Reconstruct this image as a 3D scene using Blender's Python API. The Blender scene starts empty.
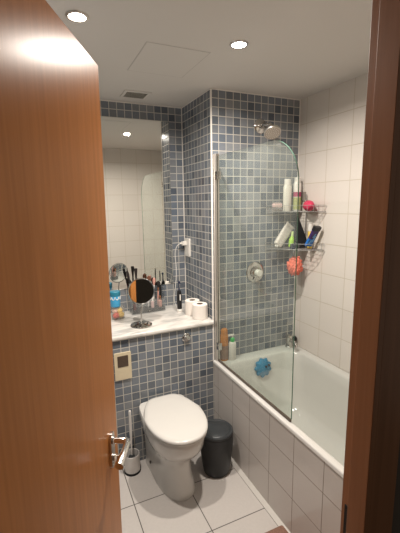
import bpy, bmesh, math, random
from mathutils import Vector, Matrix, noise
random.seed(7)
C = bpy.context.scene.collection
PI = math.pi

# ------------------------------------------------------------------ room measures
H = 2.361      # ceiling
W = 0.687      # shower alcove width (pier edge x=0 -> right wall)
D = 0.483      # depth of the niche above the counter
HC = 0.885     # counter top
HB = 0.596     # bath rim
XL = -1.22     # left wall
YF = -1.643    # front (door) wall, bathroom face
YH = -1.690    # front wall, hall face
JX = -0.521    # right jamb
HX = -1.128    # left jamb (hinge side)

# ------------------------------------------------------------------ materials
def new_mat(name):
    m = bpy.data.materials.new(name); m.use_nodes = True
    return m, m.node_tree.nodes, m.node_tree.links, m.node_tree.nodes['Principled BSDF']

def plain(name, col, rough=.5, metal=0., var=.06, scale=30, coat=0., spec=.5, bump=0., trans=0., ior=1.45, sub=0.):
    m, N, L, b = new_mat(name)
    tc = N.new('ShaderNodeTexCoord'); nz = N.new('ShaderNodeTexNoise')
    nz.inputs['Scale'].default_value = scale; nz.inputs['Detail'].default_value = 3
    L.new(tc.outputs['Object'], nz.inputs['Vector'])
    cr = N.new('ShaderNodeMapRange')
    cr.inputs['To Min'].default_value = 1 - var; cr.inputs['To Max'].default_value = 1 + var
    L.new(nz.outputs['Fac'], cr.inputs['Value'])
    mx = N.new('ShaderNodeVectorMath'); mx.operation = 'SCALE'
    mx.inputs[0].default_value = col[:3]
    L.new(cr.outputs['Result'], mx.inputs['Scale'])
    L.new(mx.outputs['Vector'], b.inputs['Base Color'])
    b.inputs['Roughness'].default_value = rough; b.inputs['Metallic'].default_value = metal
    b.inputs['Coat Weight'].default_value = coat; b.inputs['Coat Roughness'].default_value = .08
    b.inputs['Specular IOR Level'].default_value = spec
    b.inputs['Transmission Weight'].default_value = trans; b.inputs['IOR'].default_value = ior
    if bump:
        bp = N.new('ShaderNodeBump'); bp.inputs['Strength'].default_value = bump; bp.inputs['Distance'].default_value = .002
        L.new(nz.outputs['Fac'], bp.inputs['Height']); L.new(bp.outputs['Normal'], b.inputs['Normal'])
    return m

def math_node(N, L, op, a, bval=None, b=None):
    n = N.new('ShaderNodeMath'); n.operation = op
    if isinstance(a, (int, float)): n.inputs[0].default_value = a
    else: L.new(a, n.inputs[0])
    if b is not None: L.new(b, n.inputs[1])
    elif bval is not None: n.inputs[1].default_value = bval
    return n.outputs[0]

def tiles(name, ua, va, pu, pv, ou, ov, grout_w, cols, grout, rough=.18, bump=.35, mottled=.12, spec=.5):
    """tile grid from object (= world) coordinates: ua/va name the axes; pu/pv the pitch; ou/ov the offset"""
    m, N, L, b = new_mat(name)
    tc = N.new('ShaderNodeTexCoord'); sp = N.new('ShaderNodeSeparateXYZ')
    L.new(tc.outputs['Object'], sp.inputs[0])
    def cell(axis, pitch, off):
        s = math_node(N, L, 'DIVIDE', math_node(N, L, 'SUBTRACT', sp.outputs[axis], off), pitch)
        fl = math_node(N, L, 'FLOOR', s); fr = math_node(N, L, 'FRACT', s)
        e = math_node(N, L, 'MINIMUM', fr, b=math_node(N, L, 'SUBTRACT', 1.0, b=fr))
        return fl, math_node(N, L, 'MULTIPLY', e, pitch)
    fu, eu = cell(ua, pu, ou); fv, ev = cell(va, pv, ov)
    e = math_node(N, L, 'MINIMUM', eu, b=ev)
    mr = N.new('ShaderNodeMapRange'); mr.interpolation_type = 'SMOOTHSTEP'
    mr.inputs['From Min'].default_value = grout_w * .35; mr.inputs['From Max'].default_value = grout_w * .65
    L.new(e, mr.inputs['Value'])
    cv = N.new('ShaderNodeCombineXYZ'); L.new(fu, cv.inputs[0]); L.new(fv, cv.inputs[1])
    wn = N.new('ShaderNodeTexWhiteNoise'); wn.noise_dimensions = '3D'; L.new(cv.outputs[0], wn.inputs['Vector'])
    rp = N.new('ShaderNodeValToRGB'); el = rp.color_ramp.elements
    while len(el) < len(cols): el.new(.5)
    for i, c in enumerate(cols):
        el[i].position = i / max(1, len(cols) - 1); el[i].color = (*c, 1)
    L.new(wn.outputs['Value'], rp.inputs['Fac'])
    nz = N.new('ShaderNodeTexNoise'); nz.inputs['Scale'].default_value = 70; nz.inputs['Detail'].default_value = 4
    L.new(tc.outputs['Object'], nz.inputs['Vector'])
    vr = N.new('ShaderNodeMapRange'); vr.inputs['To Min'].default_value = 1 - mottled; vr.inputs['To Max'].default_value = 1 + mottled
    L.new(nz.outputs['Fac'], vr.inputs['Value'])
    sc = N.new('ShaderNodeVectorMath'); sc.operation = 'SCALE'
    L.new(rp.outputs['Color'], sc.inputs[0]); L.new(vr.outputs['Result'], sc.inputs['Scale'])
    mx = N.new('ShaderNodeMix'); mx.data_type = 'RGBA'
    L.new(mr.outputs['Result'], mx.inputs['Factor'])
    mx.inputs['A'].default_value = (*grout, 1); L.new(sc.outputs['Vector'], mx.inputs['B'])
    L.new(mx.outputs['Result'], b.inputs['Base Color'])
    rr = N.new('ShaderNodeMapRange'); rr.inputs['To Min'].default_value = .8; rr.inputs['To Max'].default_value = rough
    L.new(mr.outputs['Result'], rr.inputs['Value']); L.new(rr.outputs['Result'], b.inputs['Roughness'])
    b.inputs['Specular IOR Level'].default_value = spec
    bp = N.new('ShaderNodeBump'); bp.inputs['Strength'].default_value = bump; bp.inputs['Distance'].default_value = .0015
    L.new(mr.outputs['Result'], bp.inputs['Height']); L.new(bp.outputs['Normal'], b.inputs['Normal'])
    return m

BLUES = [(.076, .092, .117), (.226, .241, .258), (.117, .140, .174), (.183, .205, .236), (.082, .100, .125), (.258, .268, .280), (.144, .168, .207)]
GROUT = (.51, .485, .435)
P = .0528; PV = .052
M = {}
M['mosaic_x'] = tiles('blue mosaic, facing the room', 'X', 'Z', P, PV, 0., H - 60 * PV, .0046, BLUES, GROUT)
M['mosaic_y'] = tiles('blue mosaic, facing sideways', 'Y', 'Z', P, PV, 0., H - 60 * PV, .0046, BLUES, GROUT)
WHITE = [(.66, .61, .56), (.69, .64, .59), (.67, .625, .575)]
M['white_y'] = tiles('white tile, side walls', 'Y', 'Z', .2, .2, -.2728, -.0073, .0042, WHITE, (.50, .44, .36), rough=.16, bump=.25, mottled=.02)
M['white_x'] = tiles('white tile, end walls', 'X', 'Z', .2, .2, .0, -.0073, .0042, WHITE, (.50, .44, .36), rough=.16, bump=.25, mottled=.02)
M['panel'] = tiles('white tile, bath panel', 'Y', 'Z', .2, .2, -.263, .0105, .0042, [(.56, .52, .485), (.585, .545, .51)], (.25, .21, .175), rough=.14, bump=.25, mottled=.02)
M['floor'] = tiles('grey white floor tile', 'X', 'Y', .3255, .3335, -.3475, -.0015, .0052, [(.52, .485, .455), (.555, .52, .49)], (.10, .09, .08), rough=.32, bump=.2, mottled=.06)
M['ceiling'] = plain('ceiling paint', (.66, .63, .595), .85, var=.015, scale=4)
M['white_trim'] = plain('white trim', (.78, .74, .69), .35)
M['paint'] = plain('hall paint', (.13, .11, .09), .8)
M['ceramic'] = plain('glazed ceramic', (.64, .62, .585), .09, coat=.5, var=.015)
M['seat'] = plain('white seat plastic', (.64, .62, .585), .22, var=.01)
M['bath'] = plain('bath acrylic', (.62, .605, .575), .14, coat=.3, var=.015)
M['chrome'] = plain('chrome', (.60, .59, .57), .08, metal=1., var=.03)
M['satin'] = plain('satin chrome', (.72, .69, .65), .28, metal=1., var=.03)
M['nickel'] = plain('polished lever metal', (.74, .72, .70), .16, metal=1., var=.03)
M['wire'] = plain('dull wire', (.27, .26, .25), .5, metal=.3, var=.05)
M['mirror'] = plain('mirror silver', (.80, .815, .79), .004, metal=1., var=0.)
M['bin'] = plain('charcoal plastic', (.026, .028, .030), .42, var=.1)
M['bin_lid'] = plain('charcoal lid plastic', (.034, .038, .041), .38, var=.1)
M['black'] = plain('black plastic', (.012, .012, .013), .35)
M['black_soft'] = plain('black cloth', (.010, .010, .012), .8, var=.3, scale=120, bump=.5)
M['white_plastic'] = plain('white plastic', (.74, .71, .66), .3)
M['cream_plastic'] = plain('cream plastic', (.62, .53, .37), .4)
M['dark_brown'] = plain('dark brown window', (.075, .052, .036), .3, var=.35, scale=90)
M['paper'] = plain('tissue paper', (.82, .76, .70), .95, var=.04, scale=60, bump=.3)
M['card'] = plain('cardboard', (.16, .12, .09), .9)
M['holder'] = plain('white ceramic holder', (.68, .65, .62), .25)
M['rubber'] = plain('dark rubber', (.012, .012, .012), .6)
M['octopus'] = plain('blue silicone', (.025, .20, .36), .45, var=.15)
M['octopus_eye'] = plain('dark eye', (.008, .010, .02), .4)
M['green'] = plain('green pump collar', (.05, .42, .10), .35)
M['lime'] = plain('lime plastic', (.38, .62, .07), .4, var=.2)
M['amber'] = plain('amber shampoo', (.50, .20, .05), .2, var=.15, scale=20)
M['amber_label'] = plain('brown label', (.26, .16, .11), .45, var=.2)
M['salmon'] = plain('salmon mesh', (.78, .20, .14), .8, var=.25, scale=90, bump=.6)
M['pink'] = plain('hot pink foam', (.56, .040, .10), .4, var=.25, scale=60)
M['pale_pink'] = plain('pale pink film', (.74, .50, .49), .4, var=.15)
M['magenta'] = plain('magenta label', (.36, .05, .12), .4, var=.2)
M['leaf_label'] = plain('green and gold label', (.38, .40, .16), .5, var=.5, scale=70)
M['blue_pack'] = plain('blue pack', (.02, .16, .52), .3, var=.4, scale=60)
M['purple_pack'] = plain('dark purple pack', (.045, .022, .12), .3, var=.4, scale=60)
M['light_blue'] = plain('light blue print', (.18, .42, .72), .35)
M['navy'] = plain('navy plastic', (.010, .018, .06), .4)
M['yellow'] = plain('yellow label', (.72, .50, .10), .4)
M['speckle'] = plain('speckled white tube', (.64, .59, .54), .4, var=.5, scale=70)
M['teal'] = plain('teal lid', (.02, .20, .30), .35)
M['sky'] = plain('blue tub', (.05, .34, .62), .3, var=.15)
M['pad_yellow'] = plain('yellow sponge', (.74, .52, .17), .8, var=.15, scale=60)
M['pad_red'] = plain('red sponge', (.62, .12, .10), .8, var=.15)
M['pad_pink'] = plain('pink cotton', (.74, .50, .42), .9, var=.1)
M['copper'] = plain('copper ferrule', (.62, .30, .17), .25, metal=1.)
M['hair_brown'] = plain('brown brush hair', (.14, .055, .03), .9, var=.3, scale=150)
M['hair_black'] = plain('dark brush hair', (.018, .013, .012), .9, var=.3, scale=150)
M['hair_pink'] = plain('pink brush hair', (.58, .30, .25), .9, var=.2, scale=150)
M['dark_red'] = plain('dark red handle', (.10, .012, .014), .35)
M['mat'] = plain('reddish mat', (.23, .125, .09), .95, var=.5, scale=160, bump=1.)
M['hall_floor'] = plain('hall floor', (.12, .075, .05), .6)
M['silicone'] = plain('white sealant', (.58, .55, .51), .4)

def marble():
    m, N, L, b = new_mat('white marble')
    tc = N.new('ShaderNodeTexCoord'); mp = N.new('ShaderNodeMapping')
    mp.inputs['Scale'].default_value = (3, 7, 3); mp.inputs['Rotation'].default_value = (0, 0, .35)
    L.new(tc.outputs['Object'], mp.inputs['Vector'])
    n1 = N.new('ShaderNodeTexNoise'); n1.inputs['Scale'].default_value = 1.8; n1.inputs['Detail'].default_value = 8; n1.inputs['Distortion'].default_value = 1.6
    L.new(mp.outputs['Vector'], n1.inputs['Vector'])
    r = N.new('ShaderNodeValToRGB'); e = r.color_ramp.elements
    e[0].position = .33; e[0].color = (.44, .425, .405, 1); e[1].position = .56; e[1].color = (.68, .65, .61, 1)
    L.new(n1.outputs['Fac'], r.inputs['Fac']); L.new(r.outputs['Color'], b.inputs['Base Color'])
    b.inputs['Roughness'].default_value = .2
    return m
M['marble'] = marble()

def wood(name, c1, c2, axis_scale, rough, aniso_bump=.15, coat=0., aniso=0., spec=.5):
    m, N, L, b = new_mat(name)
    tc = N.new('ShaderNodeTexCoord'); mp = N.new('ShaderNodeMapping')
    mp.inputs['Scale'].default_value = axis_scale
    L.new(tc.outputs['Object'], mp.inputs['Vector'])
    n1 = N.new('ShaderNodeTexNoise'); n1.inputs['Scale'].default_value = 1.; n1.inputs['Detail'].default_value = 6; n1.inputs['Distortion'].default_value = .4
    L.new(mp.outputs['Vector'], n1.inputs['Vector'])
    r = N.new('ShaderNodeValToRGB'); e = r.color_ramp.elements
    e[0].position = .30; e[0].color = (*c1, 1); e[1].position = .70; e[1].color = (*c2, 1)
    L.new(n1.outputs['Fac'], r.inputs['Fac']); L.new(r.outputs['Color'], b.inputs['Base Color'])
    n2 = N.new('ShaderNodeTexNoise'); n2.inputs['Scale'].default_value = 6.; n2.inputs['Detail'].default_value = 3
    L.new(mp.outputs['Vector'], n2.inputs['Vector'])
    bp = N.new('ShaderNodeBump'); bp.inputs['Strength'].default_value = aniso_bump; bp.inputs['Distance'].default_value = .001
    L.new(n2.outputs['Fac'], bp.inputs['Height']); L.new(bp.outputs['Normal'], b.inputs['Normal'])
    b.inputs['Roughness'].default_value = rough
    b.inputs['Coat Weight'].default_value = coat; b.inputs['Coat Roughness'].default_value = .2
    b.inputs['Specular IOR Level'].default_value = spec
    if aniso:   # brushed lacquer: sheen spreads across the upright grain
        tg = N.new('ShaderNodeTangent'); tg.direction_type = 'RADIAL'; tg.axis = 'Z'
        L.new(tg.outputs['Tangent'], b.inputs['Tangent']); b.inputs['Anisotropic'].default_value = aniso
    return m
M['door'] = wood('cherry veneer', (.43, .165, .046), (.53, .212, .064), (60, 60, 2.2), .30, .05, aniso=.35, spec=.095)
M['jamb'] = wood('cherry lining', (.29, .135, .065), (.37, .175, .088), (60, 60, 2.2), .38, .1)

def pane(name, tint, haze, haze_col, ior=1.5):
    """thin clear sheet: transparent + fresnel gloss + a little lime-scale haze"""
    m = bpy.data.materials.new(name); m.use_nodes = True
    N, L = m.node_tree.nodes, m.node_tree.links; N.remove(N['Principled BSDF'])
    out = N['Material Output']
    t = N.new('ShaderNodeBsdfTransparent'); t.inputs['Color'].default_value = (*tint, 1)
    g = N.new('ShaderNodeBsdfGlossy'); g.inputs['Roughness'].default_value = .015; g.inputs['Color'].default_value = (.9, .9, .9, 1)
    d = N.new('ShaderNodeBsdfDiffuse'); d.inputs['Color'].default_value = (*haze_col, 1)
    f = N.new('ShaderNodeFresnel'); f.inputs['IOR'].default_value = ior
    tc = N.new('ShaderNodeTexCoord'); nz = N.new('ShaderNodeTexNoise'); nz.inputs['Scale'].default_value = 3.2; nz.inputs['Detail'].default_value = 5
    L.new(tc.outputs['Object'], nz.inputs['Vector'])
    mr = N.new('ShaderNodeMapRange'); mr.inputs['From Min'].default_value = .3; mr.inputs['From Max'].default_value = .7
    mr.inputs['To Min'].default_value = haze * .55; mr.inputs['To Max'].default_value = haze * 1.45
    L.new(nz.outputs['Fac'], mr.inputs['Value'])
    a = N.new('ShaderNodeMixShader'); L.new(mr.outputs['Result'], a.inputs[0]); L.new(t.outputs[0], a.inputs[1]); L.new(d.outputs[0], a.inputs[2])
    s = N.new('ShaderNodeMixShader'); geo = N.new('ShaderNodeNewGeometry'); fr = N.new('ShaderNodeMath'); fr.operation = 'MULTIPLY'; inv = N.new('ShaderNodeMath'); inv.operation = 'SUBTRACT'
    inv.inputs[0].default_value = 1.0; L.new(geo.outputs['Backfacing'], inv.inputs[1])   # the second face of a thin sheet must not reflect totally
    L.new(f.outputs[0], fr.inputs[0]); L.new(inv.outputs[0], fr.inputs[1])
    L.new(fr.outputs[0], s.inputs[0]); L.new(a.outputs[0], s.inputs[1]); L.new(g.outputs[0], s.inputs[2])
    L.new(s.outputs[0], out.inputs['Surface'])
    return m
M['glass'] = pane('shower glass', (.955, .985, .965), .038, (.62, .64, .60))
M['glass_edge'] = plain('green glass edge', (.10, .20, .15), .15, var=.2)
M['acrylic'] = pane('clear acrylic', (.93, .94, .94), .07, (.7, .7, .68))
M['smoked'] = pane('smoked drawer', (.42, .42, .44), .04, (.3, .3, .3))
M['clear_jar'] = pane('clear jar', (.95, .95, .94), .07, (.75, .70, .62))
M['clear_film'] = pane('clear bag', (.92, .90, .89), .22, (.72, .66, .62))

def lamp_mat():
    m = bpy.data.materials.new('lamp lens'); m.use_nodes = True
    b = m.node_tree.nodes['Principled BSDF']
    b.inputs['Emission Color'].default_value = (1, .90, .78, 1); b.inputs['Emission Strength'].default_value = 22
    return m
M['lamp'] = lamp_mat()

# ------------------------------------------------------------------ mesh helpers
BEV = set()   # meshes with bevelled boxes get face-weighted normals, so that their flat faces shade flat
def box(bm, lo, hi, bev=0., mi=0, seg=2):
    lo, hi = Vector(lo), Vector(hi)
    r = bmesh.ops.create_cube(bm, size=1.0, matrix=Matrix.Translation((lo + hi) / 2) @ Matrix.Diagonal((*(hi - lo), 1)))
    vs = r['verts']; fs = {f for v in vs for f in v.link_faces}
    for f in fs: f.material_index = mi
    if bev > 0:
        BEV.add(id(bm))
        es = list({e for v in vs for e in v.link_edges})
        rr = bmesh.ops.bevel(bm, geom=es, offset=bev, segments=seg, affect='EDGES', profile=.5)
        for f in rr['faces']: f.material_index = mi
    return vs

def loft(bm, rings, mi=0, cap0=True, cap1=True, closed=True):
    vs = [[bm.verts.new(p) for p in r] for r in rings]
    n = len(vs[0])
    for a, b in zip(vs[:-1], vs[1:]):
        for i in range(n if closed else n - 1):
            f = bm.faces.new((a[i], a[(i + 1) % n], b[(i + 1) % n], b[i])); f.material_index = mi
    if cap0:
        f = bm.faces.new(vs[0][::-1]); f.material_index = mi
    if cap1:
        f = bm.faces.new(vs[-1]); f.material_index = mi
    return vs

def frame_for(d):
    d = Vector(d).normalized()
    u = d.cross(Vector((0, 0, 1)))
    if u.length < 1e-4: u = Vector((1, 0, 0))
    u.normalize(); return u, d.cross(u).normalized()

def lathe(bm, prof, o=(0, 0, 0), axis=(0, 0, 1), n=32, mi=0, cap0=True, cap1=True, sx=1., sy=1.):
    """prof: (radius, height along axis)"""
    o = Vector(o); ax = Vector(axis).normalized()
    if abs(ax.z) > .999: u, v = Vector((1, 0, 0)), Vector((0, 1, 0))
    else: u, v = frame_for(ax)
    rings = [[o + ax * h + (u * math.cos(2 * PI * k / n) * sx + v * math.sin(2 * PI * k / n) * sy) * max(r, 1e-5) for k in range(n)] for r, h in prof]
    return loft(bm, rings, mi, cap0, cap1)

def tube(bm, pts, r, n=8, mi=0, closed=False):
    pts = [Vector(p) for p in pts]; m = len(pts)
    rad = r if isinstance(r, (list, tuple)) else [r] * m
    rings = []; u = None
    for i, p in enumerate(pts):
        if closed: d = pts[(i + 1) % m] - pts[i - 1]
        else: d = (pts[min(i + 1, m - 1)] - pts[max(i - 1, 0)])
        d.normalize()
        if u is None: u, v = frame_for(d)
        else:
            u = (u - d * u.dot(d)).normalized(); v = d.cross(u)
        rings.append([p + (u * math.cos(2 * PI * k / n) + v * math.sin(2 * PI * k / n)) * rad[i] for k in range(n)])
    if closed: rings.append(rings[0]); 
    vs = [[bm.verts.new(q) for q in rr] for rr in (rings[:-1] if closed else rings)]
    if closed: vs.append(vs[0])
    for a, b in zip(vs[:-1], vs[1:]):
        for k in range(n):
            bm.faces.new((a[k], a[(k + 1) % n], b[(k + 1) % n], b[k])).material_index = mi
    if not closed:
        bm.faces.new(vs[0][::-1]).material_index = mi; bm.faces.new(vs[-1]).material_index = mi

def smooth_path(ctrl, k=10):
    """Catmull-Rom through control points"""
    P_ = [Vector(c) for c in ctrl]; P_ = [P_[0] * 2 - P_[1]] + P_ + [P_[-1] * 2 - P_[-2]]
    out = []
    for i in range(1, len(P_) - 2):
        a, b, c, d = P_[i - 1:i + 3]
        for s in range(k):
            t = s / k
            out.append(.5 * (2 * b + (c - a) * t + (2 * a - 5 * b + 4 * c - d) * t * t + (3 * b - a - 3 * c + d) * t ** 3))
    out.append(P_[-2]); return out

def prism(bm, poly, a, b, axis='Y', mi=0, mi_side=None):
    """poly of 2D points extruded between a and b along an axis"""
    def mk(p, h):
        return {'X': (h, p[0], p[1]), 'Y': (p[0], h, p[1]), 'Z': (p[0], p[1], h)}[axis]
    v0 = [bm.verts.new(mk(p, a)) for p in poly]; v1 = [bm.verts.new(mk(p, b)) for p in poly]
    bm.faces.new(v0).material_index = mi; bm.faces.new(v1[::-1]).material_index = mi
    n = len(poly)
    for i in range(n):
        bm.faces.new((v0[i], v1[i], v1[(i + 1) % n], v0[(i + 1) % n])).material_index = mi if mi_side is None else mi_side

def rrect(x0, y0, x1, y1, r, n=8):
    pts = []
    for cx, cy, a0 in ((x1 - r, y1 - r, 0), (x0 + r, y1 - r, 90), (x0 + r, y0 + r, 180), (x1 - r, y0 + r, 270)):
        for k in range(n + 1):
            a = math.radians(a0 + 90 * k / n); pts.append((cx + r * math.cos(a), cy + r * math.sin(a)))
    return pts

def obj(name, bm, mats, parent=None, smooth=True, angle=35, loc=None, rot=None):
    me = bpy.data.meshes.new(name); wn = id(bm) in BEV; BEV.discard(id(bm))
    bmesh.ops.remove_doubles(bm, verts=bm.verts, dist=1e-6)
    bmesh.ops.recalc_face_normals(bm, faces=bm.faces)
    if smooth:
        lim = math.radians(angle)
        for f in bm.faces: f.smooth = True
        for e in bm.edges:
            if len(e.link_faces) == 2 and e.calc_face_angle(0) > lim: e.smooth = False
    bm.to_mesh(me); bm.free()
    for m in (mats if isinstance(mats, (list, tuple)) else [mats]):
        me.materials.append(M[m] if isinstance(m, str) else m)
    o = bpy.data.objects.new(name, me); C.objects.link(o)
    if wn and smooth:
        md = o.modifiers.new('flat face normals', 'WEIGHTED_NORMAL'); md.keep_sharp = True; md.weight = 100
    if parent is not None: o.parent = parent
    if loc is not None: o.location = loc
    if rot is not None: o.rotation_euler = rot
    return o

def tag(o, label, cat, group=None):
    o['label'] = label; o['category'] = cat
    if group: o['group'] = group
    return o

def thing(name, label, cat, loc=(0, 0, 0), rot=(0, 0, 0), group=None):
    o = bpy.data.objects.new(name, None); C.objects.link(o); o.empty_display_size = .05
    o.location = loc; o.rotation_euler = rot
    return tag(o, label, cat, group)

def struct(name, bm, mats, label=None, cat=None, parent=None, smooth=False):
    o = obj(name, bm, mats, parent, smooth)
    if parent is None:
        o['kind'] = 'structure'; o['label'] = label; o['category'] = cat
    return o

B = bmesh.new

# ------------------------------------------------------------------ the setting
bm = B(); box(bm, (XL - .1, YH, -.1), (W + .1, D + .1, 0)); struct('floor', bm, 'floor', 'pale grey square floor tiles with dark joints', 'floor')
bm = B(); box(bm, (XL - .1, YF - .4, H), (W + .1, D + .1, H + .1)); struct('ceiling', bm, 'ceiling', 'plain off-white painted ceiling', 'ceiling')
# mirror wall above the counter
bm = B(); box(bm, (XL - .1, D, 0), (0, D + .1, H)); struct('wall_back', bm, 'mosaic_x', 'blue mosaic wall around the big mirror above the counter', 'wall')
# shower end wall and the pier side facing the counter
bm = B(); vs = box(bm, (0, 0, 0), (W, D + .1, H))
for f in bm.faces: f.material_index = 1 if abs(f.normal.x) > .5 else 0
struct('wall_shower', bm, ['mosaic_x', 'mosaic_y'], 'blue mosaic wall of the shower end and its side return', 'wall')
# boxed-in cistern below the counter
bm = B(); box(bm, (XL, 0, 0), (0, D, HC - .028)); struct('wall_cistern', bm, 'mosaic_x', 'low blue mosaic wall behind the toilet under the counter', 'wall')
bm = B(); box(bm, (W, YH, 0), (W + .1, D + .1, H)); struct('wall_right', bm, 'white_y', 'white square tiled wall along the bath', 'wall')
bm = B(); box(bm, (XL - .1, YH, 0), (XL, D + .1, H)); struct('wall_left', bm, 'mosaic_y', 'blue mosaic wall hidden behind the open door', 'wall')
bm = B()
box(bm, (XL - .1, YH, 0), (HX - .03, YF, H)); box(bm, (JX + .03, YH, 0), (W + .1, YF, H)); box(bm, (HX - .03, YH, 2.055), (JX + .03, YF, H))
for f in bm.faces: f.material_index = 0 if f.normal.y > .5 else 1
struct('wall_front', bm, ['white_x', 'paint'], 'wall around the doorway', 'wall')
# hall side
bm = B(); box(bm, (-2.6, -4.2, -.1), (1.6, YH, -.001)); struct('floor_hall', bm, 'hall_floor', 'dark hall floor outside the doorway', 'floor')
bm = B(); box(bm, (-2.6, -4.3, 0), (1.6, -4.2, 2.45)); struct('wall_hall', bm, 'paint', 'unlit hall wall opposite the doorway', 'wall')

# trims: white corner beads, silicone lines
def trim(n, lo, hi, label, m='white_trim', bev=.001):
    bm = B(); box(bm, lo, hi, bev); struct('trim_%d' % n, bm, m, label, 'trim')
trim(1, (-.004, -.004, HB), (.006, .004, H), 'white corner bead on the edge of the mosaic pier')
trim(2, (-.005, D - .005, HC), (0, D, H), 'white grout line in the niche corner')
trim(3, (W - .006, -.005, HB), (W, 0, H), 'white sealant line in the shower corner')
trim(4, (XL, D - .004, H - .006), (0, D, H), 'white line between mirror wall and ceiling')
trim(5, (-.004, 0, H - .006), (0, D, H), 'white line between pier side and ceiling')
trim(6, (-.004, -.004, H - .006), (W, 0, H), 'white line between shower mosaic and ceiling')
bm = B(); prism(bm, [(-.022, 0), (.004, 0), (.004, .012), (-.002, .010)], YF, 0, 'Y'); struct('trim_7', bm, 'silicone', 'white sealant bead between bath panel and floor', 'trim')

# door lining with stop, strike plate and hall architrave (right side of the doorway) + head and left side
bm = B()
box(bm, (JX, YH - .002, 0), (JX + .03, YF + .006, 2.055), .0015)
box(bm, (HX - .03, YH - .002, 0), (HX, YF + .006, 2.055), .0015)
box(bm, (HX - .03, YH - .002, 2.03), (JX + .03, YF + .006, 2.06), .0015)
tr = struct('trim_8', bm, 'jamb', 'cherry wood door lining around the doorway', 'door frame', smooth=True)
bm = B()
box(bm, (JX - .013, YH - .0135, 0), (JX, YF - .020, 2.03), .0012)
box(bm, (HX, YH - .002, 0), (HX + .013, YF - .045, 2.03), .002)
box(bm, (HX + .013, YH - .002, 2.017), (JX - .013, YF - .045, 2.03), .002)
struct('door_stop', bm, 'jamb', parent=tr, smooth=True)
bm = B(); 
for x0, x1 in ((JX, JX + .066), (HX - .066, HX)): box(bm, (x0, YH - .013, 0), (x1, YH - .0015, 2.018), .001)
box(bm, (HX - .066, YH - .013, 2.0185), (JX + .066, YH - .0025, 2.095), .003)
struct('architrave', bm, 'jamb', parent=tr, smooth=True)
bm = B(); box(bm, (JX - .0025, YF - .019, .93), (JX + .002, YF - .004, 1.075), .0008)
struct('strike_plate', bm, 'rubber', parent=tr, smooth=True)

# ------------------------------------------------------------------ open door
ed, ew = Vector((.434, .901, 0)), Vector((-.862, -1.10, 0))
ang = math.atan2(ed.y, ed.x)
LW = .600
hinge = ew - ed * LW
door = bpy.data.objects.new('door_1', None); C.objects.link(door); TL = math.radians(.6); door.location = (hinge.x - .901 * TL * 1.75, hinge.y + .434 * TL * 1.75, 0); door.rotation_euler = (TL, 0, ang)   # the leaf hangs a hair out of plumb
tag(door, 'cherry veneer door standing open on the left', 'door'); door['kind'] = 'structure'
# local: x along the leaf, -y is the face we look at
bm = B(); box(bm, (0, 0, .008), (LW, .040, 2.02), .0018)
obj('leaf', bm, 'door', door)
def handle(s):
    """s=-1 hall face (y=0), s=+1 bathroom face (y=.04)"""
    y0 = 0 if s < 0 else .040
    hp = obj('handle_plate', (lambda b: (prism(b, rrect(LW - .087, .935, LW - .053, 1.040, .014, 6), y0, y0 + s * .007, 'Y'), b)[1])(B()), 'satin', door)
    hx, hz = LW - .07, 1.016
    bm = B(); lathe(bm, [(.012, 0), (.012, .004), (.0085, .006), (.0085, .040)], (hx, y0 + s * .006, hz), (0, s, 0), 20)
    pts = smooth_path([(hx, y0 + s * .040, hz), (hx - .006, y0 + s * .048, hz), (hx - .03, y0 + s * .050, hz - .001), (hx - .062, y0 + s * .049, hz - .003), (hx - .092, y0 + s * .047, hz - .008)], 6)
    n = len(pts); tube(bm, pts, [.0085 + .003 * i / (n - 1) for i in range(n)], 12)
    obj('lever', bm, 'nickel', hp)
    bm = B(); lathe(bm, [(.011, 0), (.011, .006), (.007, .010), (.005, .011)], (hx, y0 + s * .006, .962), (0, s, 0), 20)
    box(bm, (hx - .0025, min(y0 + s * .012, y0 + s * .022), .954), (hx + .0025, max(y0 + s * .012, y0 + s * .022), .970), .0008)
    obj('privacy_turn', bm, 'satin', hp)
handle(-1); handle(1)
for z in (.25, 1.75):
    bm = B(); lathe(bm, [(.007, 0), (.007, .09)], (-.006, .044, z), n=12); obj('hinge', bm, 'satin', door)

# ------------------------------------------------------------------ ceiling fittings
def downlight(x, y, label):
    t = thing('ceiling_downlight', label, 'ceiling light', (x, y, H), group='recessed ceiling spotlights')
    bm = B(); lathe(bm, [(.030, 0), (.0315, -.005), (.041, -.0045), (.0425, 0)], n=40, cap0=False, cap1=False); obj('bezel', bm, 'satin', t)
    bm = B(); lathe(bm, [(.0001, -.0095), (.012, -.0090), (.023, -.0066), (.0312, -.0018)], n=32, cap0=False, cap1=False); obj('lamp_lens', bm, 'lamp', t)
    return t
downlight(-.834, -.582, 'recessed ceiling spotlight near the top edge of the open door')
downlight(-.155, -.602, 'recessed ceiling spotlight nearer the shower')
def area(name, x, y, e):
    l = bpy.data.lights.new(name, 'AREA'); l.shape = 'DISK'; l.size = .055; l.energy = e; l.color = (1, .92, .83); l.spread = math.radians(165)
    o = bpy.data.objects.new(name, l); C.objects.link(o); o.location = (x, y, H - .014); return o
LE = 14.0
area('downlight_beam', -.834, -.582, LE); area('downlight_beam', -.155, -.602, LE)

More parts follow.
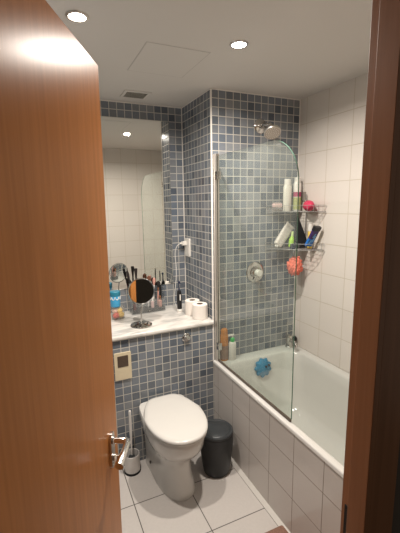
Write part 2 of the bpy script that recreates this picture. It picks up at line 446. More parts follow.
t = thing('ceiling_vent', 'small grey louvred vent in the ceiling above the mirror', 'vent', (-.393, .288, H))
bm = B()
for lo, hi in (((-.085, -.078), (.085, -.058)), ((-.085, .058), (.085, .078)), ((-.085, -.058), (-.066, .058)), ((.066, -.058), (.085, .058))):
    box(bm, (*lo, -.006), (*hi, 0), .0015)
obj('vent_frame', bm, 'ceiling', t)
bm = B(); box(bm, (-.066, -.058, -.001), (.066, .058, 0)); obj('vent_backing', bm, plain('vent shade', (.05, .045, .04), .8), t)
bm = B()
for i in range(7):
    y = -.05 + i * .0165
    prism(bm, [(y - .006, -.0052), (y + .004, -.0008), (y + .0055, -.0022), (y - .0045, -.0062)], -.066, .066, 'X')
obj('vent_slats', bm, plain('vent grey', (.60, .57, .50), .6), t)
bm = B(); box(bm, (-.535, -.47, H - .0015), (-.235, -.115, H), .0006)
hatch = tag(obj('access_hatch', bm, 'ceiling'), 'flush square access hatch panel in the ceiling', 'hatch')
bm = B()
for lo, hi in (((-.539, -.474), (-.231, -.4705)), ((-.539, -.1145), (-.231, -.111)), ((-.539, -.4705), (-.5355, -.1145)), ((-.2345, -.4705), (-.231, -.1145))): box(bm, (*lo, H - .0008), (*hi, H))
obj('seam', bm, plain('seam shade', (.52, .495, .465), .9), hatch, smooth=False)

# ------------------------------------------------------------------ wall mirror
bm = B(); box(bm, (-1.094, D - .006, 1.056), (-.106, D - .0005, 2.256), .0012); 
tag(obj('wall_mirror', bm, 'mirror', smooth=False), 'large frameless wall mirror above the marble counter', 'mirror')

# ------------------------------------------------------------------ counter
bm = B()
sec = [(D, HC - .028), (D, HC), (-.004, HC)] + [(-.004 - .012 * math.sin(a), HC - .012 + .012 * math.cos(a)) for a in [PI / 2 * k / 6 for k in range(1, 7)]] + [(-.016, HC - .020), (-.010, HC - .028)]
prism(bm, sec, XL, 0, 'X')
tag(obj('counter', bm, 'marble'), 'white grey-veined marble counter shelf along the mirror wall', 'counter')

# ------------------------------------------------------------------ wall fittings
t = thing('shaver_socket', 'white shaver socket on the mosaic pier side', 'socket', (0, .412, 1.343))
bm = B(); prism(bm, rrect(-.043, -.068, .043, .068, .006), 0, -.012, 'X'); obj('faceplate', bm, 'white_plastic', t)
bm = B(); prism(bm, rrect(-.030, -.05, .030, -.008, .004), -.011, -.0135, 'X'); obj('socket_panel', bm, 'white_plastic', t)
t = thing('charger_plug', 'white plug with a thin cable down to the toothbrush charger', 'plug', (-.0125, .432, 1.372))
bm = B(); prism(bm, rrect(-.016, -.016, .016, .016, .006), 0, -.030, 'X'); lathe(bm, [(.008, 0), (.005, .02)], (-.028, 0, 0), (-1, 0, 0), 12); obj('plug_body', bm, 'white_plastic', t)
bm = B(); tube(bm, [Vector(p) - t.location for p in smooth_path([(-.058, .432, 1.372), (-.082, .440, 1.352), (-.096, .446, 1.30), (-.094, .440, 1.20), (-.098, .43, 1.12), (-.112, .42, 1.04), (-.122, .425, .95), (-.116, .40, .892), (-.118, .35, .889), (-.124, .312, .892)], 10)], .0022, 6); obj('cable', bm, 'white_plastic', t)

t = thing('flush_button', 'round chrome flush button set in the mosaic under the counter', 'button', (-.201, 0, .797))
bm = B(); lathe(bm, [(.031, 0), (.031, .005), (.027, .009)], axis=(0, -1, 0), n=36); obj('collar', bm, 'chrome', t)
bm = B(); lathe(bm, [(.022, .008), (.022, .015), (.019, .019), (.0001, .021)], axis=(0, -1, 0), n=36); obj('push_button', bm, 'chrome', t)
t = thing('wall_plate', 'cream wall plate with a dark square window beside the door edge', 'wall plate', (-.627, 0, .686))
bm = B(); prism(bm, rrect(-.052, -.088, .052, .088, .005), 0, -.009, 'Y'); obj('cream_plate', bm, 'cream_plastic', t)
bm = B(); prism(bm, rrect(-.033, -.004, .033, .068, .003), -.0085, -.0105, 'Y'); obj('dark_window', bm, 'dark_brown', t)

# ------------------------------------------------------------------ toilet
def ovalring(cx, yb, yf, hw, z, wb=.8, n=48, pw=2.3, ycut=.42, q=5.):
    """D-shaped plan: back edge at yb, round front at yf, half width hw, back narrower by wb"""
    ym = yb + (yf - yb) * ycut; pts = []
    for k in range(n):
        a = 2 * PI * k / n; c, s = math.cos(a), math.sin(a)
        if s < 0:   # front half, towards -y
            x = hw * (1 if c > 0 else -1) * abs(c) ** (2 / pw); y = ym + (yf - ym) * abs(s) ** (2 / pw)
        else:       # back half, squarer
            x = hw * (1 if c > 0 else -1) * abs(c) ** (2 / q); y = ym + (yb - ym) * abs(s) ** (2 / q)
            x *= 1 - (1 - wb) * ((y - ym) / (yb - ym) if yb != ym else 0) ** 1.3
        pts.append((cx + x, y, z))
    return pts
t = thing('toilet', 'white back-to-wall toilet with closed lid against the mosaic', 'toilet', (-.396, 0, 0))
bm = B()
R = [(-.002, -.432, .116, 0.0, 1.12), (-.002, -.435, .117, .008, 1.12), (-.002, -.430, .111, .03, 1.14), (-.002, -.414, .102, .09, 1.24), (-.002, -.402, .099, .16, 1.30), (-.002, -.405, .105, .21, 1.26),
     (-.002, -.428, .128, .250, 1.06), (-.002, -.472, .150, .285, .98), (-.002, -.500, .163, .325, .92), (-.002, -.512, .168, .375, .91), (-.002, -.514, .169, .398, .91), (-.002, -.508, .164, .408, .91)]
loft(bm, [ovalring(0, a, b, h, z, wb, q=9.) for a, b, h, z, wb in R]); obj('pan', bm, 'ceramic', t, angle=60)
bm = B()
loft(bm, [ovalring(0, -.045, -.522, .166, .409, .60, q=6.), ovalring(0, -.040, -.530, .172, .414, .60, q=6.), ovalring(0, -.040, -.530, .172, .422, .60, q=6.), ovalring(0, -.045, -.525, .168, .426, .60, q=6.)]); obj('seat', bm, 'seat', t, angle=50)
bm = B()
loft(bm, [ovalring(0, -.042, -.527, .169, .4275, .58, q=6.), ovalring(0, -.036, -.535, .175, .431, .58, q=6.), ovalring(0, -.036, -.535, .175, .440, .58, q=6.), ovalring(0, -.042, -.528, .169, .446, .58, q=6.), ovalring(0, -.060, -.505, .150, .4495, .58, q=6.), ovalring(0, -.12, -.42, .09, .451, .58, q=6.)]); obj('lid', bm, 'seat', t, angle=50)
for s in (-1, 1):
    bm = B(); lathe(bm, [(.010, 0), (.010, .05)], (s * .062 - .025, -.030, .420), (1, 0, 0), 16); obj('hinge', bm, 'seat', t)
for s in (-1, 1):
    bm = B(); lathe(bm, [(.009, 0), (.008, .004), (.0001, .006)], (s * .1165, -.12, .060), (s, 0, .1), 16); obj('fixing_cap', bm, 'bin', t)

# ------------------------------------------------------------------ toilet brush and its holder
t = thing('brush_holder', 'white cylindrical toilet brush holder on the floor beside the toilet', 'brush holder', (-.617, -.070, 0))
bm = B(); lathe(bm, [(.049, .012), (.048, .122), (.046, .124), (.044, .122), (.045, .02)], n=36, cap1=False); obj('cup', bm, 'holder', t)
bm = B(); lathe(bm, [(.053, 0), (.053, .008), (.050, .013)], n=36); obj('foot_ring', bm, 'rubber', t)
t = thing('toilet_brush', 'toilet brush with a slim white handle standing in its holder', 'toilet brush', (-.617, -.070, .018), rot=(math.radians(-1), math.radians(.5), 0))
bm = B(); lathe(bm, [(.005, .08), (.005, .15), (.0065, .19), (.0095, .25), (.0098, .31), (.0085, .36), (.0092, .385), (.007, .393), (.0001, .395)], n=16); obj('handle', bm, 'holder', t)
bm = B(); lathe(bm, [(.012, .004), (.026, .015), (.028, .05), (.020, .08), (.006, .09)], n=20)
for v in bm.verts: v.co *= 1 + .12 * noise.noise(v.co * 90)
obj('bristles', bm, 'bin', t)

# ------------------------------------------------------------------ bin
t = thing('waste_bin', 'charcoal plastic bin with a round lid between toilet and bath', 'bin', (-.130, -.292, 0))
bm = B(); lathe(bm, [(.076, .0), (.082, .006), (.091, .06), (.100, .14), (.1045, .205), (.1055, .245), (.1045, .266), (.1015, .270)], n=48); obj('body', bm, 'bin', t)
bm = B(); lathe(bm, [(.1045, .2705), (.1058, .273), (.105, .283), (.101, .2875), (.093, .2875), (.090, .2845), (.087, .284)], n=48, cap1=False); obj('rim_ring', bm, 'bin_lid', t)
bm = B(); lathe(bm, [(.0865, .278), (.0865, .284), (.080, .288), (.04, .2905), (.0001, .291)], n=48); obj('lid', bm, 'bin_lid', t)

# ------------------------------------------------------------------ bath
t = thing('bathtub', 'white built-in bathtub with a tiled front panel along the right wall', 'bathtub', (0, 0, 0))
bm = B()
X0, X1, Y0, Y1 = -.006, W - .001, YF + .004, -.001
rings = []
def rr(x0, y0, x1, y1, r, z): rings.append([(x, y, z) for x, y in rrect(x0, y0, x1, y1, r, 10)])
rr(X0, Y0, X1, Y1, .008, HB - .020)
rr(X0, Y0, X1, Y1, .008, HB - .006)
rr(X0 + .002, Y0 + .002, X1 - .002, Y1 - .002, .008, HB - .001)
rr(X0 + .007, Y0 + .007, X1 - .007, Y1 - .007, .008, HB)
rr(X0 + .032, Y0 + .06, X1 - .050, Y1 - .085, .10, HB)
rr(X0 + .038, Y0 + .07, X1 - .058, Y1 - .092, .105, HB - .004)
rr(X0 + .045, Y0 + .08, X1 - .065, Y1 - .099, .110, HB - .016)
rr(X0 + .058, Y0 + .11, X1 - .074, Y1 - .112, .12, HB - .07)
rr(X0 + .095, Y0 + .19, X1 - .093, Y1 - .145, .13, HB - .25)
rr(X0 + .115, Y0 + .24, X1 - .113, Y1 - .170, .13, HB - .36)
rr(X0 + .145, Y0 + .30, X1 - .143, Y1 - .205, .12, HB - .405)
rr(X0 + .19, Y0 + .36, X1 - .19, Y1 - .26, .09, HB - .418)
loft(bm, rings, cap0=False); obj('tub', bm, 'bath', t, angle=70)
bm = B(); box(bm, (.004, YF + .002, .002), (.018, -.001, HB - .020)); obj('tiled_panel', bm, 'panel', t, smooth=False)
bm = B(); lathe(bm, [(.022, 0), (.022, .003), (.016, .005), (.0001, .0055)], (.34, -.33, HB - .4185), n=24); obj('drain', bm, 'chrome', t)

# ------------------------------------------------------------------ bath screen
t = thing('bath_screen', 'clear glass bath screen with a rounded top corner standing on the rim', 'shower screen', (.0235, 0, HB))
zb, zt, yr, R_ = .014, 1.364, -.815, .205
poly = [(-.036, zb), (-.036, zt)] + [(yr + R_ - R_ * math.sin(a), zt - R_ + R_ * math.cos(a)) for a in [PI / 2 * k / 12 for k in range(13)]] + [(yr, zb + .004), (yr + .004, zb)]
bm = B(); prism(bm, poly, -.003, .003, 'X', 0, 1)
obj('glass_pane', bm, ['glass', 'glass_edge'], t, smooth=False)
bm = B(); prism(bm, rrect(-.014, -.036, .014, -.002, .005), .002, 1.378, 'Z'); obj('wall_channel', bm, 'satin', t)
bm = B(); box(bm, (-.005, yr + .004, .0005), (.005, -.036, .0155), .0015); obj('bottom_seal', bm, 'dark_brown', t)
for z in (.115, 1.245):
    bm = B(); box(bm, (-.015, -.062, z - .026), (.013, -.030, z + .026), .003); lathe(bm, [(.006, 0), (.006, .004)], (-.0145, -.050, z), (-1, 0, 0), 12); obj('hinge_clamp', bm, 'chrome', t)

# ------------------------------------------------------------------ shower fittings
t = thing('overhead_shower', 'chrome shower head on a round wall flange near the ceiling', 'shower head', (.361, 0, 2.165))
bm = B(); lathe(bm, [(.047, 0), (.047, .006), (.041, .012), (.024, .017), (.018, .024)], axis=(0, -1, 0), n=36); obj('wall_flange', bm, 'chrome', t)
bm = B(); tube(bm, smooth_path([(0, -.015, 0), (.004, -.05, .002), (.014, -.078, -.006), (.022, -.095, -.018)], 8), .010, 14); lathe(bm, [(.0145, -.012), (.017, 0), (.0145, .012)], (.020, -.090, -.012), (.2, -.6, -.7), 16); obj('arm', bm, 'chrome', t)
ax = Vector((-.24, -.56, -.79)).normalized()
bm = B(); lathe(bm, [(.015, 0), (.019, .010), (.045, .030), (.053, .036), (.054, .048), (.051, .052)], (.022, -.098, -.024), ax, 40); obj('head_shell', bm, 'satin', t)
bm = B(); lathe(bm, [(.049, .0515), (.047, .054), (.0001, .0545)], (.022, -.098, -.024), ax, 40)
u_, v_ = frame_for(ax)
for rr_, k_ in ((.012, 6), (.025, 12), (.038, 18)):
    for k in range(k_):
        a = 2 * PI * k / k_; o_ = Vector((.022, -.098, -.024)) + ax * .0535 + (u_ * math.cos(a) + v_ * math.sin(a)) * rr_
        lathe(bm, [(.0022, 0), (.0016, .003)], o_, ax, 6, mi=1)
obj('spray_face', bm, [plain('grey spray face', (.36, .31, .26), .35), 'white_plastic'], t)

t = thing('shower_valve', 'round chrome shower valve with a pale centre knob on the mosaic', 'shower valve', (.334, 0, 1.188))
bm = B(); lathe(bm, [(.073, 0), (.073, .004), (.067, .009), (.048, .012), (.042, .010)], axis=(0, -1, 0), n=48); obj('backplate', bm, 'chrome', t)
bm = B(); lathe(bm, [(.036, .008), (.036, .030), (.030, .035)], axis=(0, -1, 0), n=40); tube(bm, [(-.0, -.024, -.03), (-.012, -.030, -.052), (-.016, -.032, -.062)], [.006, .005, .004], 10); obj('control_ring', bm, 'chrome', t)
bm = B(); lathe(bm, [(.024, .032), (.024, .058), (.021, .062), (.0001, .063)], axis=(0, -1, 0), n=36); obj('centre_knob', bm, 'white_plastic', t)

t = thing('bath_tap', 'chrome bath tap with a dark knob on the far corner of the rim', 'tap', (.614, -.048, HB))
bm = B(); lathe(bm, [(.030, 0), (.030, .005), (.024, .010), (.021, .016), (.020, .060), (.023, .066), (.023, .086), (.019, .092), (.0001, .094)], n=28); obj('tap_body', bm, 'chrome', t)
bm = B(); tube(bm, smooth_path([(0, -.012, .050), (-.008, -.05, .060), (-.014, -.085, .056), (-.016, -.10, .036)], 8), [.013] * 25, 14); obj('spout', bm, 'chrome', t)
bm = B(); lathe(bm, [(.010, .018), (.012, .028), (.021, .032), (.022, .052), (.018, .058), (.0001, .059)], (0, 0, .056), (1, 0, 0), 24); obj('knob', bm, 'black', t)

# ------------------------------------------------------------------ bath rim bottles, octopus
t = thing('pump_bottle', 'white pump bottle with a green collar on the far bath rim', 'bottle', (.124, -.048, HB))
bm = B(); lathe(bm, [(.024, 0), (.027, .004), (.027, .118), (.022, .128), (.012, .134)], n=28, sy=.8); obj('bottle_body', bm, 'white_plastic', t)
bm = B(); lathe(bm, [(.0165, .132), (.0165, .150), (.013, .156), (.008, .160)], n=24); obj('collar', bm, 'green', t)
bm = B(); lathe(bm, [(.0045, .158), (.0045, .176)], n=12); prism(bm, rrect(-.034, -.007, .012, .007, .004), .174, .183, 'Z'); obj('pump_nozzle', bm, 'white_plastic', t)
t = thing('shampoo_bottle', 'tall amber orange shampoo bottle in the corner behind the screen hinge', 'bottle', (.067, -.036, HB))
bm = B(); lathe(bm, [(.024, 0), (.028, .004), (.029, .060), (.029, .15), (.0285, .185), (.025, .192)], n=28, sy=.75); obj('bottle_body', bm, 'amber', t)
bm = B(); lathe(bm, [(.0288, .012), (.0296, .06), (.0296, .110)], n=28, sy=.76, cap0=False, cap1=False); obj('bottle_label', bm, 'amber_label', t)
bm = B(); lathe(bm, [(.0245, .190), (.0255, .194), (.024, .220), (.018, .229)], n=24, sy=.78); obj('cap', bm, 'amber', t)

oc = Vector((.330, -.1165, .520)); on = Vector((0, -.983, .182)).normalized()
t = thing('octopus_drain_cover', 'blue octopus shaped cover on the far inner wall of the bath', 'bath toy', oc)
bm = B(); ou, ov = frame_for(on)
nseg = 96
def flower(h, r0, amp):
    return [on * h + (ou * math.cos(2 * PI * k / nseg) + ov * math.sin(2 * PI * k / nseg)) * (r0 + amp * math.cos(9 * 2 * PI * k / nseg)) for k in range(nseg)]
loft(bm, [flower(.0, .061, .0055), flower(.004, .065, .0060), flower(.010, .064, .0055), flower(.016, .057, .004), flower(.024, .040, .002), flower(.031, .022, 0), flower(.034, .006, 0)])
obj('octopus_body', bm, 'octopus', t, angle=70)
for px, pz, ph in ((.008, .012, .0335), (.036, .016, .0255)):
    bm = B(); bmesh.ops.create_uvsphere(bm, u_segments=14, v_segments=8, radius=.0088, matrix=Matrix.Translation(Vector((px, 0, pz)) + on * ph))
    obj('eye', bm, 'octopus_eye', t)

# ------------------------------------------------------------------ corner caddy
t = thing('shower_caddy', 'two-tier grey wire corner caddy hung above the bath', 'caddy', (0, 0, 0))
S1, S2 = 1.605, 1.353
XA, YA, XB, YB = .405, -.012, W - .012, -.30
def caddy_shelf(z, fence):
    bm = B()
    corner = [(XA, YA, z), (XB, YA, z), (XB, YB, z)]
    front = smooth_path([(XB, YB, z), (XB - .075, YB + .030, z), ((XA + XB) / 2 - .02, (YA + YB) / 2 - .03, z), (XA + .035, YA - .065, z), (XA, YA, z)], 8)
    loop = [Vector(corner[0]), Vector(corner[1]), *front]
    for dz, r in ((0, .0020), (fence, .0015)):
        tube(bm, [p + Vector((0, 0, dz)) for p in loop[:-1]], r, 6, closed=True)
    for p in loop[1:-1:3]: tube(bm, [p, p + Vector((0, 0, fence))], .0015, 5)
    for i in range(1, 13):
        x = XA + (XB - XA) * i / 13
        # y where the curved front crosses this x
        yf = YA
        for a, b in zip(front[:-1], front[1:]):
            if min(a.x, b.x) <= x <= max(a.x, b.x) and a.x != b.x: yf = a.y + (b.y - a.y) * (x - a.x) / (b.x - a.x)
        tube(bm, [(x, YA, z), (x, yf, z)], .0014, 5)
    obj('wire_shelf', bm, 'wire', t)
caddy_shelf(S1, .042); caddy_shelf(S2, .040)
bm = B()
for x, y in ((XB, YA), (XB, YA - .10)): tube(bm, [(x, y, S2), (x, y, S1 + .115)], .0028, 6)
obj('upright', bm, 'wire', t)
bm = B(); box(bm, (W - .0085, -.094, 1.675), (W - .0005, -.058, 1.738), .002); obj('hook_plate', bm, plain('grey hook', (.25, .23, .20), .5), t)

def shelf_z(z): return z + .0021
t = thing('lotion_bottle', 'tall plain white bottle left on the upper caddy shelf', 'bottle', (.546, -.066, shelf_z(S1)))
bm = B(); lathe(bm, [(.028, 0), (.031, .004), (.032, .10), (.031, .165), (.024, .178)], n=24, sy=.7); obj('bottle_body', bm, plain('off white bottle', (.66, .63, .56), .35), t)
bm = B(); lathe(bm, [(.023, .176), (.024, .180), (.023, .214), (.020, .217)], n=24, sy=.8); obj('cap', bm, 'white_plastic', t)
t = thing('conditioner_bottle', 'white bottle with a magenta band right on the upper caddy shelf', 'bottle', (.634, -.062, shelf_z(S1)))
bm = B(); lathe(bm, [(.026, 0), (.029, .004), (.030, .10), (.030, .185), (.024, .20)], n=24, sy=.75); obj('bottle_body', bm, 'white_plastic', t)
bm = B(); lathe(bm, [(.0305, .098), (.0308, .130)], n=24, sy=.76, cap0=False, cap1=False); obj('magenta_band', bm, 'magenta', t)
bm = B(); lathe(bm, [(.0300, .010), (.0305, .094)], n=24, sy=.76, cap0=False, cap1=False); obj('bottle_label', bm, 'leaf_label', t)
bm = B(); lathe(bm, [(.022, .198), (.022, .226), (.019, .229)], n=20); obj('cap', bm, 'white_plastic', t)
t = thing('bath_sponge', 'hot pink sponge at the right end of the upper caddy shelf', 'sponge', (.628, -.190, shelf_z(S1)), rot=(0, 0, math.radians(65)))
bm = B(); bmesh.ops.create_icosphere(bm, subdivisions=4, radius=1.)
for v in bm.verts:
    n_ = v.co.normalized(); k = 1 + .13 * noise.noise(n_ * 3.2) + .05 * noise.noise(n_ * 9)
    v.co = Vector((n_.x * .068 * k, n_.y * .034 * k, .036 + n_.z * .036 * (1 + .05 * noise.noise(n_ * 6))))
    v.co.z = max(v.co.z, .0)
obj('sponge_foam', bm, 'pink', t, angle=80)
bm = B(); tube(bm, smooth_path([(.05, 0, .04), (.066, 0, .06), (.062, .008, .072), (.045, .004, .058)], 6), .0018, 6); obj('loop', bm, 'pale_pink', t)
t = thing('clear_pouch', 'pale pink clear pouch on the left tip of the upper caddy shelf', 'pouch', (.474, -.050, shelf_z(S1)), rot=(0, 0, math.radians(-12)))
bm = B()
loft(bm, [[(x * (1.0 if abs(k) < 2 else .8), y * w_, z_ ) for x, y in rrect(-.036, -.018, .036, .018, .010, 5)] for k, (w_, z_) in enumerate(((.8, .0), (1.2, .008), (1.25, .025), (1.15, .052), (.35, .066)))])
obj('clear_bag', bm, 'clear_film', t, angle=70)
bm = B(); box(bm, (-.033, -.019, .026), (.033, .019, .055), .009); obj('pink_contents', bm, 'pale_pink', t)

def axis_rot(d):   # euler that turns +Z to direction d
    return Vector((0, 0, 1)).rotation_difference(Vector(d).normalized()).to_euler()
t = thing('speckled_tube', 'white speckled squeeze tube leaning left on the lower caddy shelf', 'tube', (.478, -.056, shelf_z(S2) + .018), rot=axis_rot((.113, .0, .140)))
bm = B()
loft(bm, [[(x, y * k, z) for x, y in rrect(-w_, -.018, w_, .018, .012, 5)] for z, w_, k in ((.0, .026, .85), (.012, .031, 1.), (.11, .036, .75), (.168, .037, .12), (.180, .037, .08))]); obj('tube_body', bm, 'speckle', t, angle=60)
bm = B(); lathe(bm, [(.013, -.014), (.014, -.012), (.014, .002)], n=16); obj('cap', bm, 'white_plastic', t)
t = thing('green_bottle', 'small lime green bottle beside the speckled tube', 'bottle', (.578, -.082, shelf_z(S2)), rot=(0, math.radians(6), 0))
bm = B(); lathe(bm, [(.017, .002), (.020, .006), (.020, .055), (.012, .072), (.009, .080)], n=18); obj('bottle_body', bm, 'lime', t)
bm = B(); lathe(bm, [(.010, .079), (.009, .110), (.006, .113)], n=14); obj('cap', bm, plain('pale lime cap', (.55, .66, .30), .4), t)
t = thing('black_pouch', 'black pointed cloth pouch standing in the lower caddy shelf', 'pouch', (.622, -.128, shelf_z(S2)))
bm = B()
loft(bm, [[(x * w_ + dx, y * k, z) for x, y in rrect(-1, -.020, 1, .020, .012, 6)] for z, w_, k, dx in ((.0, .036, .9, 0), (.02, .042, 1.1, .0), (.08, .034, 1., -.008), (.14, .021, .75, -.020), (.19, .010, .5, -.030), (.218, .004, .2, -.036))])
for v in bm.verts: v.co += Vector((0, .004 * noise.noise(v.co * 30), 0))
obj('pouch_cloth', bm, 'black_soft', t, angle=70)
t = thing('cream_tube', 'small white-capped yellow tube behind the blue pack', 'tube', (.652, -.188, shelf_z(S2)))
bm = B(); lathe(bm, [(.013, 0), (.016, .004), (.016, .115), (.013, .12)], n=18); obj('tube_body', bm, 'yellow', t)
bm = B(); lathe(bm, [(.0165, .118), (.0165, .168), (.013, .172)], n=18); obj('cap', bm, 'white_plastic', t)
d_ = Vector((.012, -.078, .139)).normalized()
t = thing('blue_pack', 'blue and purple pack with a black top leaning out of the lower caddy shelf', 'pack', (.618, -.208, shelf_z(S2) + .022), rot=axis_rot(d_))
bm = B(); box(bm, (-.026, -.009, 0), (.026, .009, .058), .003); obj('blue_section', bm, 'blue_pack', t)
bm = B(); box(bm, (-.0262, -.0092, .058), (.0262, .0092, .122), .003); obj('purple_section', bm, 'purple_pack', t)
bm = B(); box(bm, (-.029, -.012, .120), (.029, .012, .152), .004); obj('black_top', bm, 'black', t)
bm = B()
for a, b, c in ((-.014, .020, .050), (.004, .034, .086), (-.004, .070, .100)):
    prism(bm, [(a - .004, b), (a + .006, b), (a + .014, c), (a + .006, c)], -.0105, -.0088, 'Y')
obj('printed_flashes', bm, 'light_blue', t)
t = thing('navy_soap_dish', 'navy plastic tray lying in the front of the lower caddy shelf', 'tray', (.556, -.136, shelf_z(S2)), rot=(0, 0, math.radians(38)))
bm = B(); r0 = rrect(-.046, -.016, .046, .016, .012, 5)
loft(bm, [[(x * .9, y * .9, 0) for x, y in r0], [(x, y, .030) for x, y in r0], [(x * .94, y * .88, .030) for x, y in r0], [(x * .86, y * .78, .004) for x, y in r0]]); obj('tray_shell', bm, 'navy', t)

t = thing('mesh_loofah', 'salmon pink mesh loofah hanging below the lower caddy shelf', 'loofah', (.586, -.118, 1.226))
bm = B(); bmesh.ops.create_icosphere(bm, subdivisions=5, radius=1.)
for v in bm.verts:
    n_ = v.co.normalized(); k = .82 + .18 * abs(noise.noise(n_ * 3.0 + Vector((3, 1, 7)))) * 2 + .13 * abs(noise.noise(n_ * 7)) + .06 * noise.noise(n_ * 18)
    v.co = Vector((n_.x * .058 * k, n_.y * .045 * k, n_.z * .072 * k))
obj('mesh_puff', bm, 'salmon', t, angle=80)
bm = B(); tube(bm, smooth_path([(0, 0, .055), (-.004, .01, .09), (.0, .018, .130), (.006, .018, .1485), (.010, .014, .130), (.006, .006, .09), (.002, 0, .055)], 6), .0016, 6); obj('hanging_cord', bm, 'white_plastic', t)

# ------------------------------------------------------------------ things on the counter
def toilet_roll(x, y, rot, label):
    t = thing('toilet_roll', label, 'toilet roll', (x, y, HC), (0, 0, rot), 'toilet rolls on the counter')
    bm = B(); lathe(bm, [(.022, .002), (.050, .0), (.0525, .003), (.0525, .099), (.050, .102), (.022, .102)], n=40, cap0=False, cap1=False)
    box(bm, (.0515, -.02, .002), (.0535, .012, .098), .0006); obj('paper', bm, 'paper', t)
    bm = B(); lathe(bm, [(.022, .001), (.022, .1015), (.0205, .1015), (.0205, .001), (.022, .001)], n=28, cap0=False, cap1=False); obj('cardboard_core', bm, 'card', t)
toilet_roll(-.058, .086, -.8, 'toilet roll nearer the counter front edge')
toilet_roll(-.066, .200, .6, 'toilet roll standing behind the front toilet roll')

t = thing('toothbrush_charger', 'white round charging base under the black electric toothbrush', 'charger', (-.130, .292, HC))
bm = B(); lathe(bm, [(.021, 0), (.022, .003), (.022, .014), (.018, .020), (.008, .021)], n=28, sy=1.15); obj('charger_base', bm, 'white_plastic', t)
t = thing('electric_toothbrush', 'black electric toothbrush standing on its charger', 'toothbrush', (-.130, .292, HC + .0215))
bm = B(); lathe(bm, [(.0160, 0), (.0178, .003), (.0182, .06), (.0172, .11), (.014, .135), (.007, .142)], n=24); obj('handle', bm, 'black', t)
bm = B(); prism(bm, rrect(-.0045, .065, .0045, .112, .0044, 5), -.0165, -.0192, 'Y'); obj('button_strip', bm, 'white_plastic', t)
bm = B(); lathe(bm, [(.006, .141), (.0042, .165), (.0038, .188), (.007, .194), (.007, .204), (.004, .208)], n=14); box(bm, (-.005, -.014, .191), (.005, -.003, .206), .001); obj('brush_head', bm, 'navy', t)

# round make-up mirror
t = thing('table_mirror', 'round two-sided chrome make-up mirror on a stand on the counter', 'mirror', (-.467, .122, HC))
bm = B(); lathe(bm, [(.070, 0), (.072, .003), (.070, .007), (.045, .012), (.014, .016), (.008, .022)], n=44); obj('base', bm, 'chrome', t)
bm = B(); tube(bm, [(0, 0, .018), (.003, 0, .08), (.010, 0, .1475)], .005, 12); obj('stem', bm, 'chrome', t)
azi, ele = math.radians(15.75), math.radians(8.5)
mn = Vector((-math.sin(azi) * math.cos(ele), -math.cos(azi) * math.cos(ele), math.sin(ele)))
mc = Vector((.010, 0, .230))
bm = B(); lathe(bm, [(.0800, -.0045), (.0840, -.0065), (.0865, 0), (.0840, .0065), (.0800, .0045)], mc, mn, 56, cap0=False, cap1=False); obj('disc_frame', bm, 'chrome', t)
bm = B(); lathe(bm, [(.0820 * k / 10 + .0001, .0030 + (.0820 * k / 10) ** 2 / 13.) for k in range(11)] + [(.0821, -.0035), (.0001, -.0035)], mc, mn, 56, cap0=False, cap1=False); obj('mirror_glass', bm, 'mirror', t)

# acrylic organiser, with its brushes as separate things
OX0, OX1, OY0, OY1 = -.468, -.215, .360, .452
t = thing('makeup_organizer', 'clear acrylic make-up organiser against the mirror wall', 'organizer', ((OX0 + OX1) / 2, (OY0 + OY1) / 2, HC))
hx, hy = (OX1 - OX0) / 2, (OY1 - OY0) / 2
bm = B()
box(bm, (-hx, -hy, 0), (hx, hy, .005), .001)
box(bm, (-hx, -hy, .005), (hx, -hy + .003, .098)); box(bm, (-hx, hy - .003, .005), (hx, hy, .130))
box(bm, (-hx, -hy + .003, .005), (-hx + .003, hy - .003, .115)); box(bm, (hx - .003, -hy + .003, .005), (hx, hy - .003, .175))
obj('acrylic_box', bm, 'acrylic', t, smooth=False)
for x in (-.045, .04):
    bm = B(); box(bm, (x, -hy + .004, .0305), (x + .003, hy - .004, .10)); obj('divider', bm, 'acrylic', t, smooth=False)
bm = B(); box(bm, (-hx + .004, -hy + .004, .0055), (hx - .004, hy - .004, .030), .001); obj('drawer', bm, 'smoked', t, smooth=False)
bm = B(); lathe(bm, [(.006, 0), (.005, .008)], (0, -hy, .018), (0, -1, 0), 12); obj('drawer_knob', bm, 'chrome', t)
ZB = HC + .033
def makeup_brush(foot, top, label, handle_m, ferrule_m, hair_m, hr=.011, kind='fluffy'):
    f, tp = Vector(foot), Vector(top); d = tp - f; ln = d.length
    t = thing('makeup_brush', label, 'make-up brush', f, axis_rot(d), 'make-up brushes in the organiser')
    a, b = ln * .60, ln * .74
    bm = B(); lathe(bm, [(.0025, 0), (.0045, ln * .12), (.0055, ln * .4), (.005, a)], n=12); obj('handle', bm, handle_m, t)
    bm = B(); lathe(bm, [(.0055, a - .002), (.0065, b)], n=12); obj('ferrule', bm, ferrule_m, t)
    bm = B()
    if kind == 'fluffy': lathe(bm, [(.006, b - .001), (hr, b + (ln - b) * .55), (hr * .8, b + (ln - b) * .85), (.001, ln)], n=16)
    else: lathe(bm, [(.006, b - .001), (hr, ln * .98), (hr * .9, ln)], n=16)
    obj('bristles', bm, hair_m, t)
makeup_brush((-.425, .405, ZB), (-.478, .425, 1.205), 'dark red handled make-up brush leaning left in the organiser', 'dark_red', 'black', 'hair_black', .011)
makeup_brush((-.440, .425, ZB), (-.455, .435, 1.130), 'short dark make-up brush beside the left leaning one', 'black', 'black', 'hair_black', .010)
makeup_brush((-.412, .420, ZB), (-.411, .430, 1.212), 'tall all-black flat make-up brush behind the round mirror', 'black', 'black', 'hair_black', .013, 'flat')
makeup_brush((-.330, .415, ZB), (-.318, .425, 1.150), 'copper make-up brush with a dark rounded head right of the round mirror', 'white_plastic', 'copper', 'hair_brown', .016)
